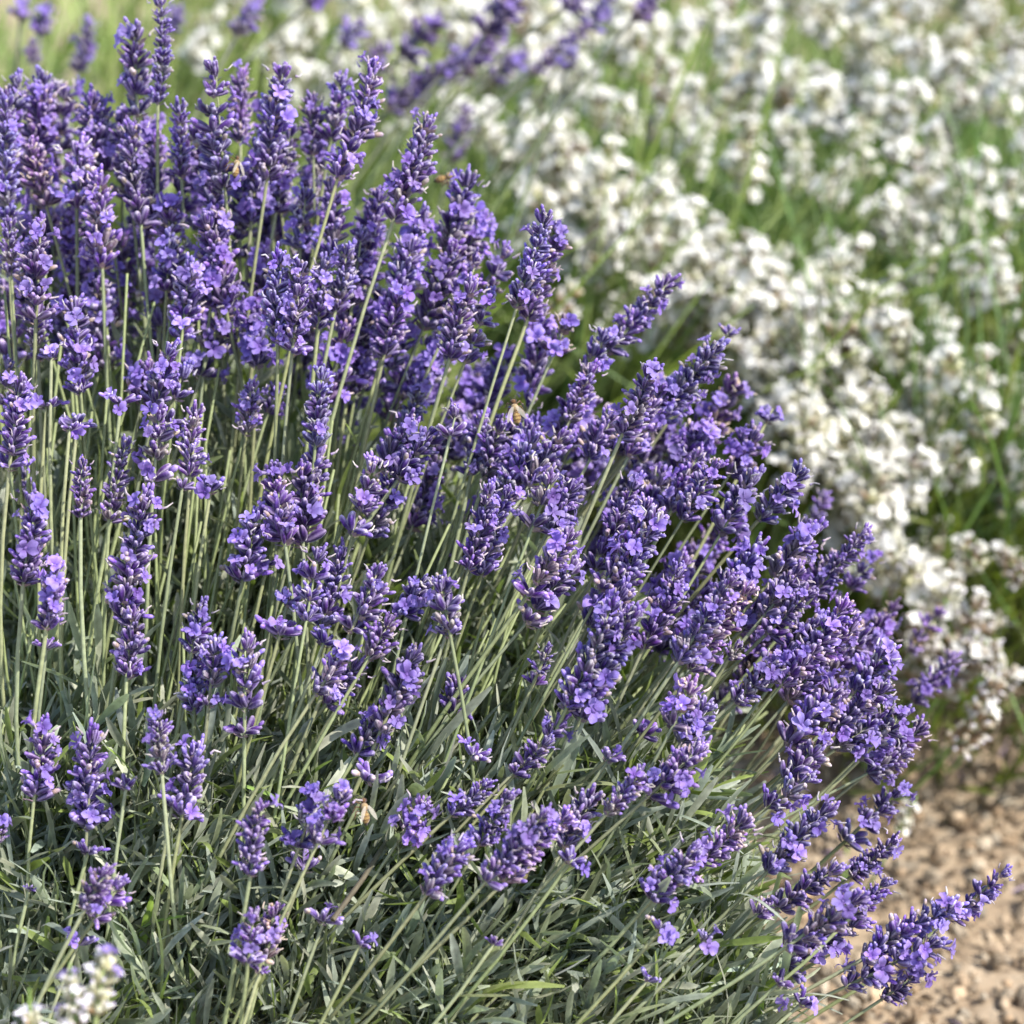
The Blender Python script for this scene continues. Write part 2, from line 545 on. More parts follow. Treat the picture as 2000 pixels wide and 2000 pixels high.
def build_ground():
    xs = axis_coords(-60, 60, .02, .62, .0035)
    ys = axis_coords(-60, 60, 1.02, 2.0, .0035)
    V = []
    C = []
    for y in ys:
        for x in xs:
            if -1.5 < x < 1.6 and .3 < y < 4:
                p = Vector((x, y, 0))
                z = noise.fractal(p * 9, 1.0, 2.0, 3) * .010
                c1 = noise.noise(p * 55 + Vector((3, 1, 7)))
                c2 = noise.noise(p * 120 + Vector((9, 2, 4)))
                z += max(0, c1) ** 1.3 * .0045 + max(0, c2) * .0022
            else:
                z = 0
            V.append((x, y, z - .006))
            C.append((1, 1, 1))
    nx, ny = len(xs), len(ys)
    F = [(j * nx + i, j * nx + i + 1, (j + 1) * nx + i + 1, (j + 1) * nx + i) for j in range(ny - 1) for i in range(nx - 1)]
    mb = MB(); mb.add(V, F, C)
    g = obj('ground', mb.mesh('ground', M_SOIL))
    g['kind'] = 'structure'
    g['label'] = 'dry sandy brown soil between the lavender bushes'
    # loose crumbs and clods lying on it
    mb = MB()
    bm_v, bm_f = ico()
    rnd = random.Random(5)
    for i in range(8500):
        x, y = rnd.uniform(.02, .68), rnd.uniform(1.0, 2.0)
        s = rnd.choice((.0012, .0016, .002, .0024, .003, .0035, .0045, .006)) * rnd.uniform(.7, 1.3)
        if s > .007 and rnd.random() < .4:
            s *= .6
        q = Quaternion((rnd.gauss(0, 1), rnd.gauss(0, 1), rnd.gauss(0, 1), rnd.gauss(0, 1))).normalized()
        sc = Vector((rnd.uniform(.8, 1.3), rnd.uniform(.7, 1.1), rnd.uniform(.55, .9)))
        sd = Vector((rnd.uniform(0, 50), 0, 0))
        vs = []
        for v in bm_v:
            w = v * (1 + .35 * noise.noise(v * 1.6 + sd))
            w = q @ Vector((w.x * sc.x, w.y * sc.y, w.z * sc.z))
            vs.append((x + w.x * s, y + w.y * s, s * .35 + w.z * s))
        k = rnd.uniform(.6, 1.35)
        wm = rnd.uniform(-.08, .1)
        mb.add(vs, bm_f, [(k * (1 + wm), k, k * (1 - wm))] * len(vs))
    o = obj('soil_crumbs', mb.mesh('soil_crumbs', M_SOIL, smooth=False))
    o['kind'] = 'stuff'
    o['label'] = 'loose pale clods and crumbs of dry soil on the ground'

    mb = MB()
    for i in range(140):
        x, y = rnd.uniform(.1, .62), rnd.uniform(1.02, 1.75)
        ln = rnd.uniform(.006, .035); a = rnd.uniform(0, PI)
        c = rnd.choice(((.42, .33, .2), (.33, .24, .13), (.5, .44, .3), (.28, .2, .3)))
        p = [Vector((x + math.cos(a) * ln * k + math.sin(k * 3) * .002, y + math.sin(a) * ln * k, .006 + .003 * math.sin(k * 3))) for k in (0, .5, 1)]
        tube(mb, p, [.0006, .0008, .0003], 4, [c] * 3)
    o = obj('dry_litter', mb.mesh('dry_litter', M_STEM))
    o['kind'] = 'stuff'
    o['label'] = 'scattered dry stem bits and leaf litter lying on the soil'


def ico():
    t = (1 + 5 ** .5) / 2
    v = [Vector(p).normalized() for p in ((-1, t, 0), (1, t, 0), (-1, -t, 0), (1, -t, 0), (0, -1, t), (0, 1, t), (0, -1, -t), (0, 1, -t), (t, 0, -1), (t, 0, 1), (-t, 0, -1), (-t, 0, 1))]
    f = [(0, 11, 5), (0, 5, 1), (0, 1, 7), (0, 7, 10), (0, 10, 11), (1, 5, 9), (5, 11, 4), (11, 10, 2), (10, 7, 6), (7, 1, 8), (3, 9, 4), (3, 4, 2), (3, 2, 6), (3, 6, 8), (3, 8, 9), (4, 9, 5), (2, 4, 11), (6, 2, 10), (8, 6, 7), (9, 8, 1)]
    cache, nf = {}, []

    def mid(a, b):
        k = (min(a, b), max(a, b))
        if k not in cache:
            v.append(((v[a] + v[b]) / 2).normalized()); cache[k] = len(v) - 1
        return cache[k]
    for a, b, c in f:
        ab, bc, ca = mid(a, b), mid(b, c), mid(c, a)
        nf += [(a, ab, ca), (b, bc, ab), (c, ca, bc), (ab, bc, ca)]
    return v, nf


build_ground()

# ================================================================== the purple bush
# spikes as they stand in the photograph: tip x, tip y, base x, base y, width, extra depth (m), open florets
SP = """
310 0 308 205 48 0 0|262 60 268 220 78 0 3|283 250 290 455 92 0 3|85 150 75 300 80 .03 1|35 150 25 240 60 .03 0|10 195 15 430 66 0 2|18 430 22 540 60 0 1
190 195 205 335 72 .02 3|350 205 355 350 56 .02 1|420 122 440 380 76 0 2|472 140 470 280 60 .05 1|550 135 525 350 76 0 2|605 190 615 305 60 .04 2|662 150 650 270 60 .03 2
719 125 668 355 76 -.02 4|824 232 780 435 84 -.02 4|905 345 878 500 80 .02 4|1067 424 1034 625 92 -.02 5|1298 536 1200 695 66 .03 4|1105 615 1085 700 80 .03 3
960 465 905 640 88 .03 2|880 480 840 640 80 .02 3|735 375 720 560 72 .03 3|800 470 780 600 80 .02 2|700 440 690 640 76 .03 4|930 560 900 725 96 0 4|770 570 755 700 80 .02 3
80 440 70 625 78 -.03 5|145 590 158 772 74 -.03 4|72 600 75 705 60 0 1|150 285 150 410 80 .02 4|60 285 90 400 70 .04 4|195 345 200 525 82 0 3|240 215 250 320 60 .04 1
415 270 420 410 76 .02 2|400 430 440 600 84 .02 4|640 355 650 505 74 .0 2|530 300 550 410 70 .03 3|595 370 590 480 70 .03 3|565 500 560 685 92 -.03 7|655 480 640 645 88 0 4
330 390 330 470 70 .02 3|332 470 325 570 76 .02 3|430 420 415 560 80 .02 4|370 520 350 665 80 .0 3|352 680 310 820 92 -.02 3|290 715 275 790 80 -.01 5|480 600 470 690 70 .03 3
12 700 15 800 50 -.01 1|38 745 18 912 74 -.03 4|312 795 300 938 76 -.03 4|385 800 372 932 62 -.03 1|160 900 157 1012 48 -.03 0|247 860 215 1020 56 -.03 0|62 975 45 1142 76 -.04 4
285 975 240 1205 86 -.04 6|110 1100 90 1232 72 -.04 4|255 1190 247 1325 70 -.04 2|397 1180 375 1275 66 -.03 2|400 1250 392 1397 92 -.04 6|478 1240 478 1432 80 -.05 3|555 880 578 1062 112 -.03 6
620 870 592 1000 76 -.0 1|500 1000 475 1132 78 -.02 5|640 1070 610 1252 96 -.03 4|625 725 620 872 72 -.01 1|490 750 480 850 62 .02 2|540 750 522 812 56 .03 5|52 920 45 975 44 .03 0
890 790 884 852 62 -.02 0|830 820 772 930 108 -.02 4|740 900 702 1080 100 -.01 2|1190 810 1160 900 72 .03 2|1070 830 1012 980 104 -.01 4|950 820 938 960 90 0 4|1275 720 1228 892 94 -.01 6
1150 715 1120 830 58 .02 1|1092 930 1060 1050 100 -.02 6|962 950 940 1132 92 -.02 4|1242 940 1182 1150 90 -.02 3|1122 1050 1032 1212 104 -.03 5|1262 1000 1172 1232 80 .0 3|735 1110 692 1232 80 -.03 1
850 1135 885 1232 76 -.03 1|830 1130 790 1200 70 -.02 3|760 1210 722 1290 72 -.03 1|800 1270 752 1432 82 -.04 5|690 1285 622 1372 92 -.04 5|1066 1265 1056 1312 42 -.02 0|1200 1180 1130 1425 112 -.04 6
1212 1150 1182 1250 82 -.01 5|1310 1100 1270 1272 72 -.02 3|1388 665 1292 830 78 .0 5|1348 740 1310 805 78 .02 5|1432 640 1418 660 44 .03 0|1435 755 1360 862 84 .08 5|1508 795 1500 822 52 .04 3
1470 845 1432 930 74 .03 5|1556 915 1490 1022 76 .01 2|1462 930 1420 1042 80 .0 2|1372 890 1322 1032 92 -.01 4|1606 960 1582 1032 46 .16 0|1582 1030 1520 1132 82 .0 4|1690 1040 1590 1162 56 .02 3
1715 1080 1642 1182 54 .09 2|1480 1060 1430 1152 82 -.02 5|1440 1120 1352 1312 96 -.03 4|1572 1120 1500 1232 90 -.01 4|1650 1180 1542 1372 96 -.02 6|1742 1180 1692 1270 56 .16 3|1842 1190 1775 1278 46 .19 0
1862 1280 1782 1372 56 .11 5|1726 1265 1672 1362 80 -.01 4|1522 1290 1432 1372 66 -.03 4|1440 1250 1425 1290 46 -.02 0|86 1415 66 1562 76 -.04 4|182 1435 170 1612 82 -.04 6|305 1390 316 1512 58 -.04 2
382 1460 356 1592 82 -.04 3|512 1570 490 1712 66 -.05 1|647 1530 602 1662 100 -.05 8|225 1710 165 1802 88 -.05 4|517 1770 500 1882 92 -.06 8|0 1600 -4 1650 40 -.03 3|952 1525 880 1592 56 -.04 1
832 1555 792 1632 74 -.04 6|906 1650 832 1748 80 -.05 2|987 1545 945 1655 62 -.04 3|1082 1570 972 1742 88 -.05 5|1152 1550 1110 1662 80 -.04 2|1252 1510 1182 1592 58 -.03 1|1372 1460 1270 1552 82 -.04 4
1072 1440 1000 1512 66 -.03 0|1094 1400 1070 1442 70 -.03 2|890 1330 890 1392 70 -.02 0|732 1410 702 1472 72 -.03 2|1365 1340 1325 1450 98 -.04 7|1456 1600 1340 1702 80 -.04 3|1346 1650 1282 1762 80 -.05 4
1622 1580 1500 1702 76 -.03 4|1592 1510 1492 1582 72 -.03 2|1762 1535 1652 1642 74 .05 5|1752 1640 1662 1712 56 .04 3|1637 1695 1522 1772 68 -.02 0|1500 1760 1480 1790 56 -.02 0|1732 1720 1662 1792 56 -.02 2
1690 1770 1530 1872 104 -.03 7|1970 1695 1858 1792 52 .0 3|1880 1790 1640 1915 104 -.02 9|1802 1895 1722 1952 50 -.01 5|1792 1400 1692 1492 98 -.01 6|1742 1360 1622 1452 98 -.0 5|1640 1350 1540 1452 86 -.02 3
1180 640 1148 745 66 .03 3|1252 800 1214 885 72 .02 4|1130 760 1095 850 70 .04 4
1612 1440 1532 1522 80 -.02 2|1772 1470 1692 1512 66 .0 2|1600 1210 1520 1320 84 .0 4|1690 1240 1600 1350 84 .02 4|1500 1160 1450 1240 80 0 3|1380 1180 1330 1290 80 .0 3|1290 930 1240 1060 84 .01 5
"""
# single loose whorls on a stem: x, y, width, lean
LW = """150 838 72|235 795 66|135 845 50|100 705 46|90 800 60|335 1582 62|245 1545 52|170 1672 58|150 1850 60|592 1702 72|720 1530 84|920 1482 66|1185 1490 56|1285 1822 56|1260 1920 44
545 1245 76|630 1262 60|560 1185 66|520 1110 50|1110 1690 60|1560 1965 52|1517 1925 50|1372 1842 48|630 1805 66|90 1270 56|410 965 56|355 960 44|1040 1340 50|1160 1330 46|1250 1440 60|960 1850 36|480 1850 40|700 1850 46|505 1905 40|870 1245 60|55 1745 28"""


def dfront(px, py):
    d = 1.245 + .165 * (1 - py / 2000)
    if px > 1200:
        d += .05 * min(1, (px - 1200) / 700)
    return d


BUSH_C = Vector((-.17, 1.32, 0))
bush = thing('lavender_bush', 'large purple lavender bush in sharp focus, its flower spikes fanning out over the bare soil', 'lavender bush', BUSH_C)

spikes = []
for rec in SP.replace('\n', '|').split('|'):
    if rec.strip():
        spikes.append([float(x) for x in rec.split()])
HAND = list(spikes)
for t in HAND:
    mx, my = (t[0] + t[2]) / 2, (t[1] + t[3]) / 2
    f = min(1, max(0, (mx - 450) / 500))
    if abs(math.atan2(t[0] - t[2], t[3] - t[1])) < math.radians(34):
        a = math.radians(10) * f; ca, sa = math.cos(a), math.sin(a)
        for k in (0, 2):
            dx, dy = t[k] - mx, t[k + 1] - my
            t[k], t[k + 1] = mx + dx * ca - dy * sa, my + dx * sa + dy * ca
rp = random.Random(4)
spikes = []
for t in HAND:
    if t[4] > 86 and math.hypot(t[0] - t[2], t[1] - t[3]) > 90:
        l = math.hypot(t[0] - t[2], t[1] - t[3]); nx, ny = -(t[1] - t[3]) / l, (t[0] - t[2]) / l
        o = t[4] * .22; sh = rp.uniform(.04, .22)
        for k in (1, -1):
            a, b = (sh, 0) if k == (1 if rp.random() < .5 else -1) else (0, sh)
            spikes.append([t[0] + nx * o * k + (t[2] - t[0]) * a, t[1] + ny * o * k + (t[3] - t[1]) * a, t[2] + nx * o * k * .7 + (t[0] - t[2]) * b,
                           t[3] + ny * o * k * .7 + (t[1] - t[3]) * b, t[4] * .74, t[5] + (.012 if k > 0 else -.004), math.ceil(t[6] / 2)])
    else:
        spikes.append(t)


def lean_at(px, py):
    """mean direction of the spikes that stand near a place"""
    sx = sy = 0
    for t in HAND:
        mx, my = (t[0] + t[2]) / 2, (t[1] + t[3]) / 2
        w = 1 / (((mx - px) ** 2 + (my - py) ** 2) + 9000) ** 1.3
        l = math.hypot(t[0] - t[2], t[1] - t[3])
        sx += w * (t[0] - t[2]) / l; sy += w * (t[1] - t[3]) / l
    l = math.hypot(sx, sy)
    return sx / l, sy / l


def inside(p, poly):
    x, y = p; c = False
    for i in range(len(poly)):
        x1, y1 = poly[i]; x2, y2 = poly[i - 1]
        if (y1 > y) != (y2 > y) and x < (x2 - x1) * (y - y1) / (y2 - y1) + x1:
            c = not c
    return c


POLY_DENSE = [(0, 230), (260, 260), (620, 300), (700, 420), (930, 480), (1050, 600), (1180, 760), (1300, 800), (1420, 980), (1600, 1130), (1720, 1300), (1690, 1440),
              (1540, 1440), (1330, 1330), (1150, 1230), (960, 1060), (700, 980), (640, 800), (350, 720), (200, 640), (0, 640)]
rs = random.Random(77)
tries = 0
fill = []
while len(fill) < 88 and tries < 14000:
    tries += 1
    x, y = (rs.uniform(0, 1720), rs.uniform(230, 1440)) if len(fill) < 62 else (rs.uniform(0, 1050), rs.uniform(250, 720))
    if not inside((x, y), POLY_DENSE):
        continue
    if any((x - f[4]) ** 2 + (y - f[5]) ** 2 < 42 ** 2 for f in fill):
        continue
    lx, ly = lean_at(x, y)
    a = rs.gauss(0, .12)
    lx, ly = lx * math.cos(a) - ly * math.sin(a), lx * math.sin(a) + ly * math.cos(a)
    h = rs.uniform(55, 90)
    fill.append([x + lx * h, y + ly * h, x - lx * h, y - ly * h, x, y])
for f in fill:
    spikes.append([f[0], f[1], f[2], f[3], rs.uniform(62, 88), rs.uniform(.035, .13), rs.choice((4, 5, 6, 8, 9))])

STEMC = [(.19, .155, .08), (.25, .24, .105), (.26, .285, .125), (.25, .29, .135), (.25, .28, .14), (.24, .26, .14)]
VIEW_CAM = CAM


def stalk(parent, origin, P, A, spike_len, root, rnd, width=.0011, cols=STEMC, name='flower_stalk', mat=M_STEM, bend=None):
    """a bent square stem from the root through P (foot of the flowers) on to their tip; the object's origin is P"""
    L0 = (P - root).length
    c1 = P - A * (L0 * .45)
    pts = []
    n = 11
    wob = Vector((rnd.uniform(-1, 1), rnd.uniform(-1, 1), 0)) * .008
    for i in range(n):
        t = i / (n - 1)
        q = root * (1 - t) ** 2 + c1 * (2 * t * (1 - t)) + P * t * t
        pts.append(q + wob * math.sin(t * PI * 2) * (1 - t))
    pts.append(P + A * spike_len * .5); pts.append(P + A * spike_len * .93)
    rad = [width * (1.25 - .35 * min(1, i / (n - 1))) for i in range(n)] + [width * .6, width * .3]
    cc = []
    for i in range(n + 2):
        t = min(1, i / (n - 1)) * (len(cols) - 1.001)
        k = int(t)
        cc.append(mix3(cols[k], cols[min(k + 1, len(cols) - 1)], t - k))
    mb = MB()
    tube(mb, [q - P for q in pts], rad, 6, cc, square=.12)
    # the pair of small bracts or leaves some stems carry
    if rnd.random() < .45:
        i = rnd.choice((5, 6, 7))
        ax = (pts[i + 1] - pts[i]).normalized()
        for s in (0, PI):
            M = Matrix.Translation(pts[i] - P) @ frame(ax, rnd.uniform(0, .6) + s).to_matrix().to_4x4() @ Matrix.Rotation(rnd.uniform(.5, .9), 4, 'Y')
            leaf(mb, M, rnd.uniform(.014, .032), rnd.uniform(.002, .0036), rnd, (.15, .19, .07), (.24, .29, .11), segs=4)
    return obj(name, mb.mesh(name, mat), parent, P - origin)


def root_for(P, A, C, keep=.45, reach=.34):
    e = P - A * reach
    r = Vector((e.x * (1 - keep) + C.x * keep, e.y * (1 - keep) + C.y * keep, .02))
    return r


def dress(st, A, ln, w, n_flo, rnd, first_loose=None):
    """whorls and open florets along a stalk whose flowers run from its origin along A"""
    R = w / 2
    sc0 = R / .0097
    q = rnd.random()
    v = rnd.uniform(.72, 1.05)
    tn = (v * 1.2, v * 1.22, v * 1.05, 1) if q < .14 else ((v * 1.15, v * 1.05, v * .78, 1) if q < .18 else (v * rnd.uniform(.92, 1.12), v, v * rnd.uniform(.95, 1.08), 1))
    step = .0066 * sc0 ** .6
    gappy = rnd.random() < .2
    n = max(1, int(round(ln / (step * (1.5 if gappy else 1)))))
    loose = rnd.random() < .3 if first_loose is None else first_loose
    side = A.cross(Vector((.3, -.8, .5))).normalized()
    bow = rnd.uniform(-.06, .06) * ln
    for i in range(n):
        t = (i + .35) / n
        sc = sc0 * (1.0 - .32 * max(0, t - .45) / .55) * rnd.uniform(.9, 1.08)
        if i == n - 1 and n > 1:
            me, sc = rnd.choice(WH_TOP), sc0 * rnd.uniform(.95, 1.15)
        elif (i == 0 and loose and n > 2) or (gappy and rnd.random() < .45):
            me = rnd.choice(WH_LOOSE); t -= .3 / n if i == 0 else 0
        else:
            me = rnd.choice(WH_DRY) if rnd.random() < (.2 if i < n * .4 else .04) else rnd.choice(WH_MID)
        ax = (A + Vector((rnd.gauss(0, .1), rnd.gauss(0, .1), rnd.gauss(0, .1)))).normalized()
        obj('flower_whorl', me, st, A * (ln * t) + side * (bow * math.sin(t * PI)), frame(ax, rnd.uniform(0, 6.28)), sc).color = tn
    to_cam = -FWD
    for i in range(int(n_flo * 1.25)):
        t = rnd.uniform(.05, 1.02)
        az = rnd.uniform(0, 2 * PI)
        rad = (frame(A, az) @ Vector((1, 0, 0)))
        if rad.dot(to_cam) < -.35:
            rad = -rad
        rr = R * (1.0 - .3 * t) * rnd.uniform(.62, .95)
        d = (rad + A * rnd.uniform(.1, .8) + Vector((rnd.gauss(0, .2), rnd.gauss(0, .2), rnd.gauss(0, .2)))).normalized()
        obj('open_floret', rnd.choice(FLO), st, A * (ln * t) + rad * rr * .8, frame(d, rnd.uniform(0, 6.28)), rnd.uniform(.7, 1.12) * min(1.15, max(.85, sc0))).color = (v, v, v, 1)


rnd = random.Random(3)
PURPLE_AT = []
for k, (tx, ty, bx, by, w, ed, nf) in enumerate(spikes):
    d = dfront(bx, by) + ed + rnd.uniform(-.02, .02)
    P = at(bx, by, d)
    ln_px = math.hypot(tx - bx, ty - by)
    Q = at(tx, ty, d + ln_px * T * d / 1000 * rnd.uniform(-.25, .12))
    A = (Q - P); ln = A.length; A.normalize()
    root = root_for(P, A, BUSH_C, keep=.42 + rnd.uniform(-.08, .08))
    st = stalk(bush, BUSH_C, P, A, ln, root, rnd, width=rnd.uniform(.0008, .00118))
    dress(st, A, ln, w * T * d / 1000, int(nf * 1.3 + rnd.random()), rnd)
    PURPLE_AT.append((P, A, ln))

for rec in LW.replace('\n', '|').split('|'):
    x, y, w = (float(v) for v in rec.split())
    lx, ly = lean_at(x, y)
    d = dfront(x, y) - .03 + rnd.uniform(-.02, .02)
    P = at(x, y, d); Q = at(x + lx * 20, y + ly * 20, d)
    A = (Q - P).normalized()
    root = root_for(P, A, BUSH_C, keep=.42)
    st = stalk(bush, BUSH_C, P, A, .004, root, rnd, width=.0010)
    sc = w * T * d / 2000 / .0098
    obj('flower_whorl', rnd.choice(WH_LOOSE), st, A * .002, frame(A, rnd.uniform(0, 6)), sc)
    for i in range(rnd.choice((0, 0, 1, 1, 2))):
        dd = (A * .6 - FWD * .5 + Vector((rnd.gauss(0, .6), rnd.gauss(0, .6), rnd.gauss(0, .3)))).normalized()
        obj('open_floret', rnd.choice(FLO), st, dd * .006, frame(dd, rnd.uniform(0, 6)), 1.0)

# leafy shoots of the bush
POLY_LEAF = [(-40, 900), (300, 940), (640, 1010), (960, 1180), (1200, 1330), (1340, 1500), (1400, 1700), (1500, 2060), (-40, 2060)]
rl = random.Random(21)
cnt = 0
near = []
while cnt < 285:
    x, y = rl.uniform(-40, 1500), rl.uniform(900, 2060)
    if not inside((x, y), POLY_LEAF):
        continue
    if y < 1250 and rl.random() < .45:
        continue
    d = dfront(x, y) + rl.uniform(.0, .10) + .06 * min(1, max(0, (1560 - y) / 250))
    lx, ly = lean_at(x, y)
    A = (RGT * (lx + rl.gauss(0, .35)) + UPV * (-ly + rl.gauss(0, .25)) + FWD * rl.gauss(-.15, .35)).normalized()
    P = at(x, y, d) - A * .06
    q = frame(A, rl.uniform(0, 6.28)); sc = rl.uniform(.75, 1.15)
    if cnt < 21 and y > 1350:
        s = obj('leafy_shoot', rl.choice(SHOOT_BARE), bush, P - BUSH_C, q, sc)
        for z, az, ti, ln, w in shoot_leaves(rl, 7):
            M = place(az, ti, .001, z)
            obj('leaf', rl.choice(LEAF), s, M.translation, M.to_quaternion(), (w / .0046 * 1.05, w / .0046 * 1.05, ln / .040))
    else:
        obj('leafy_shoot', rl.choice(SHOOT), bush, P - BUSH_C, q, sc)
    cnt += 1

# the mass of leaves deeper in the bush
rng = np.random.default_rng(8)
B, Dr = [], []
for i in range(19000):
    x, y = rl.uniform(-200, 1520), rl.uniform(560, 2100)
    if x > 1350 + (y - 1300) * .1 or y < 560 + x * .62 - 120:
        continue
    d = dfront(x, y) + rl.uniform(.06, .30)
    lx, ly = lean_at(x, y)
    p = at(x, y, d)
    if p.z < .015:
        continue
    A = RGT * (lx + rl.gauss(0, .55)) + UPV * (-ly + rl.gauss(0, .5)) + FWD * rl.gauss(-.1, .6)
    B.append(p - BUSH_C); Dr.append(A)
while len(B) < 26000:
    x, y = rl.uniform(-60, 1500), rl.uniform(980, 2100)
    if not inside((x, y), POLY_LEAF):
        continue
    g = min(1, max(0, (1560 - y) / 250))
    if rl.random() < g * .45:
        continue
    p = at(x, y, dfront(x, y) + rl.uniform(-.005, .08) + g * .07)
    if p.z < .015:
        continue
    lx, ly = lean_at(x, y)
    A = RGT * (lx + rl.gauss(0, .7)) + UPV * (-ly + rl.gauss(0, .55)) + FWD * rl.gauss(-.2, .5)
    B.append(p - BUSH_C); Dr.append(A)
B = np.array([tuple(b) for b in B]); Dr = np.array([tuple(b) for b in Dr])
leaf_cloud('inner_leaves', M_LEAF, B, Dr, rng.uniform(.016, .044, len(B)), rng.uniform(.0018, .0044, len(B)), LEAFC, 5, bush)

# bare and half hidden stems between the flowering ones
mb = MB()
for i in range(640):
    x, y = rl.uniform(-60, 1500), rl.uniform(480, 1620)
    if y < 480 + max(0, x - 300) * .72:
        continue
    d = dfront(x, y) + rl.uniform(-.01, .14)
    lx, ly = lean_at(x, y)
    P = at(x, y, d)
    A = (RGT * lx - UPV * ly + RGT * rl.gauss(0, .15)).normalized()
    r = root_for(P, A, BUSH_C)
    c1 = P - A * ((P - r).length * .45)
    pts = [r * (1 - t) ** 2 + c1 * 2 * t * (1 - t) + P * t * t - BUSH_C for t in (0, .25, .5, .75, 1)]
    tube(mb, pts, [.0011, .0011, .0010, .0009, .0008], 4, [(.18, .15, .08), (.24, .25, .11), (.26, .29, .13), (.25, .285, .13), (.25, .28, .14)])
o = obj('inner_stems', mb.mesh('inner_stems', M_STEM), bush)
o['kind'] = 'stuff'

# ================================================================== white lavender
WC = (.66, .64, .46); WD = (.52, .50, .36)


def white_head(seed, pale=(.90, .885, .83), lilac=0.0, dryness=.12, flowers=1.0):
    rnd = random.Random(seed)
    mb = MB()
    n = rnd.choice((3, 3, 4, 4, 5))
    H = .0085 * n
    for i in range(n):
        z = H * (i + .2) / n
        m = 8 if i < n - 1 else 7
        off = rnd.uniform(0, 6)
        for k in range(m):
            ti = rnd.uniform(.55, 1.15) if i < n - 1 else rnd.uniform(.1, .8)
            ln = .0085 * rnd.uniform(.8, 1.15)
            kk = rnd.uniform(.75, 1.15)
            dry = rnd.random() < dryness
            cc = (.42, .31, .2) if dry else tuple(x * kk for x in WC)
            calyx(mb, place(off + 2 * PI * k / m + rnd.uniform(-.3, .3), ti, .001, z + rnd.uniform(-.002, .002)), ln, ln * .18, rnd, deep=cc, midc=cc,
                  rim=(.72, .72, .62), base=(.36, .42, .22), simple=True, bud=pale if rnd.random() < .5 else None)
        for k in range(int(rnd.choice((2, 3, 4, 4)) * flowers)):
            ti = rnd.uniform(.5, 1.3) if i < n - 1 else rnd.uniform(0, 1)
            M = place(rnd.uniform(0, 6.28), ti, .001, z) @ Matrix.Translation((0, 0, .0105))
            b = (.45, .36, .72) if rnd.random() < lilac else pale
            floret(mb, M, rnd, size=rnd.uniform(.8, 1.15), base=b, tip=b, tubec=WC, simple=True, openness=.7)
    return mb.mesh('flower_head', M_WPETAL)


WHEAD = [white_head(600 + i) for i in range(9)]
DHEAD = [white_head(660 + i, dryness=.75, flowers=.3) for i in range(3)]
PHEAD = [white_head(640 + i, pale=(.90, .87, .93), lilac=.2) for i in range(3)]


def straight_stem(seed, cols):
    rnd = random.Random(seed)
    mb = MB()
    c = Vector((rnd.uniform(-.06, .06), rnd.uniform(-.06, .06), 0))
    pts = [Vector((0, 0, -1 + i / 6)) + c * (1 - ((i / 3) - 1) ** 2) for i in range(7)]
    tube(mb, pts, [.006] * 7, 5, [cols[0], cols[0], cols[1], cols[1], cols[1], cols[2], cols[2]])
    return mb.mesh('flower_stalk', M_GREEN)


GSTEM = [straight_stem(700 + i, [(.14, .19, .05), (.21, .31, .075), (.25, .34, .11)]) for i in range(5)]

# heads as they stand in the photograph (1932 px view): x, y, size
WH = """1000 300 1|1010 370 1.1|945 290 .9|1120 370 1|1310 280 1|1400 290 1.1|1420 330 1|1230 400 1|1260 330 .9|1340 440 1|1120 440 1.1|1130 500 1|1290 480 1.1|1400 520 1.1|1470 500 1.1|1530 530 1.1|1440 570 1.1
1480 600 1.1|1380 600 1|1410 660 1.1|1450 720 1|1330 620 1|1240 610 1|1190 560 1|1510 330 .8|1620 240 1|1560 360 1|1650 620 1.1|1590 640 1.2|1700 640 1.1|1600 700 1.2|1560 760 1.1|1630 830 1.2|1740 870 1.2|1690 900 1.1
1640 960 1.2|1800 880 1|1760 770 1|1900 930 1.1|1770 1010 1|1790 1100 1.2|1750 1080 1|1680 1100 1|1860 1210 1.1|1885 1260 1.1|1830 1240 1.1|1905 1060 1|1850 690 1|1905 640 1.1|1680 550 .8|1660 430 1|1740 350 1|1840 340 1
1890 440 1|1880 530 1|1830 390 .9|1620 180 1|1700 260 1|1500 140 1|1450 60 1|1820 110 1|1900 200 1|1240 80 1|1270 150 1|1180 210 1|1060 190 1|1330 190 .9|1840 1375 1.1|1720 1520 .5|1550 830 1.1|1600 880 1.1|1530 680 1.1
1070 560 1|1160 620 1|1500 900 1|1670 1000 1|1720 930 1|1640 1060 1|1930 560 1|1350 540 1.1|1210 480 1|1060 480 1|980 440 1|1900 360 1|1780 250 1|1760 150 1|1860 40 1|1680 60 1|1560 50 1|1380 130 1"""
heads = []
for rec in WH.replace('\n', '|').split('|'):
    x, y, s = (float(v) for v in rec.split())
    heads.append((x * 1.0352, y * 1.0352, s))
POLY_A = [(950, 290), (1110, 280), (1500, 500), (1630, 560), (1770, 660), (1690, 730), (1830, 880), (1720, 1000), (1790, 1120), (1760, 1180), (1610, 970), (1450, 720), (1190, 540), (1030, 430)]
rw = random.Random(31)
NW = len(heads)
while len(heads) < NW + 95:
    x, y = rw.uniform(950, 1990), rw.uniform(280, 1370)
    if inside((x, y), POLY_A) and not any((x - h[0]) ** 2 + (y - h[1]) ** 2 < 24 ** 2 for h in heads):
        heads.append((x, y, rw.uniform(.85, 1.15)))
while len(heads) < NW + 95 + 95:
    x, y = rw.uniform(880, 2030), rw.uniform(-60, 270)
    if not any((x - h[0]) ** 2 + (y - h[1]) ** 2 < 27 ** 2 for h in heads):
        heads.append((x, y, rw.uniform(.8, 1.15)))
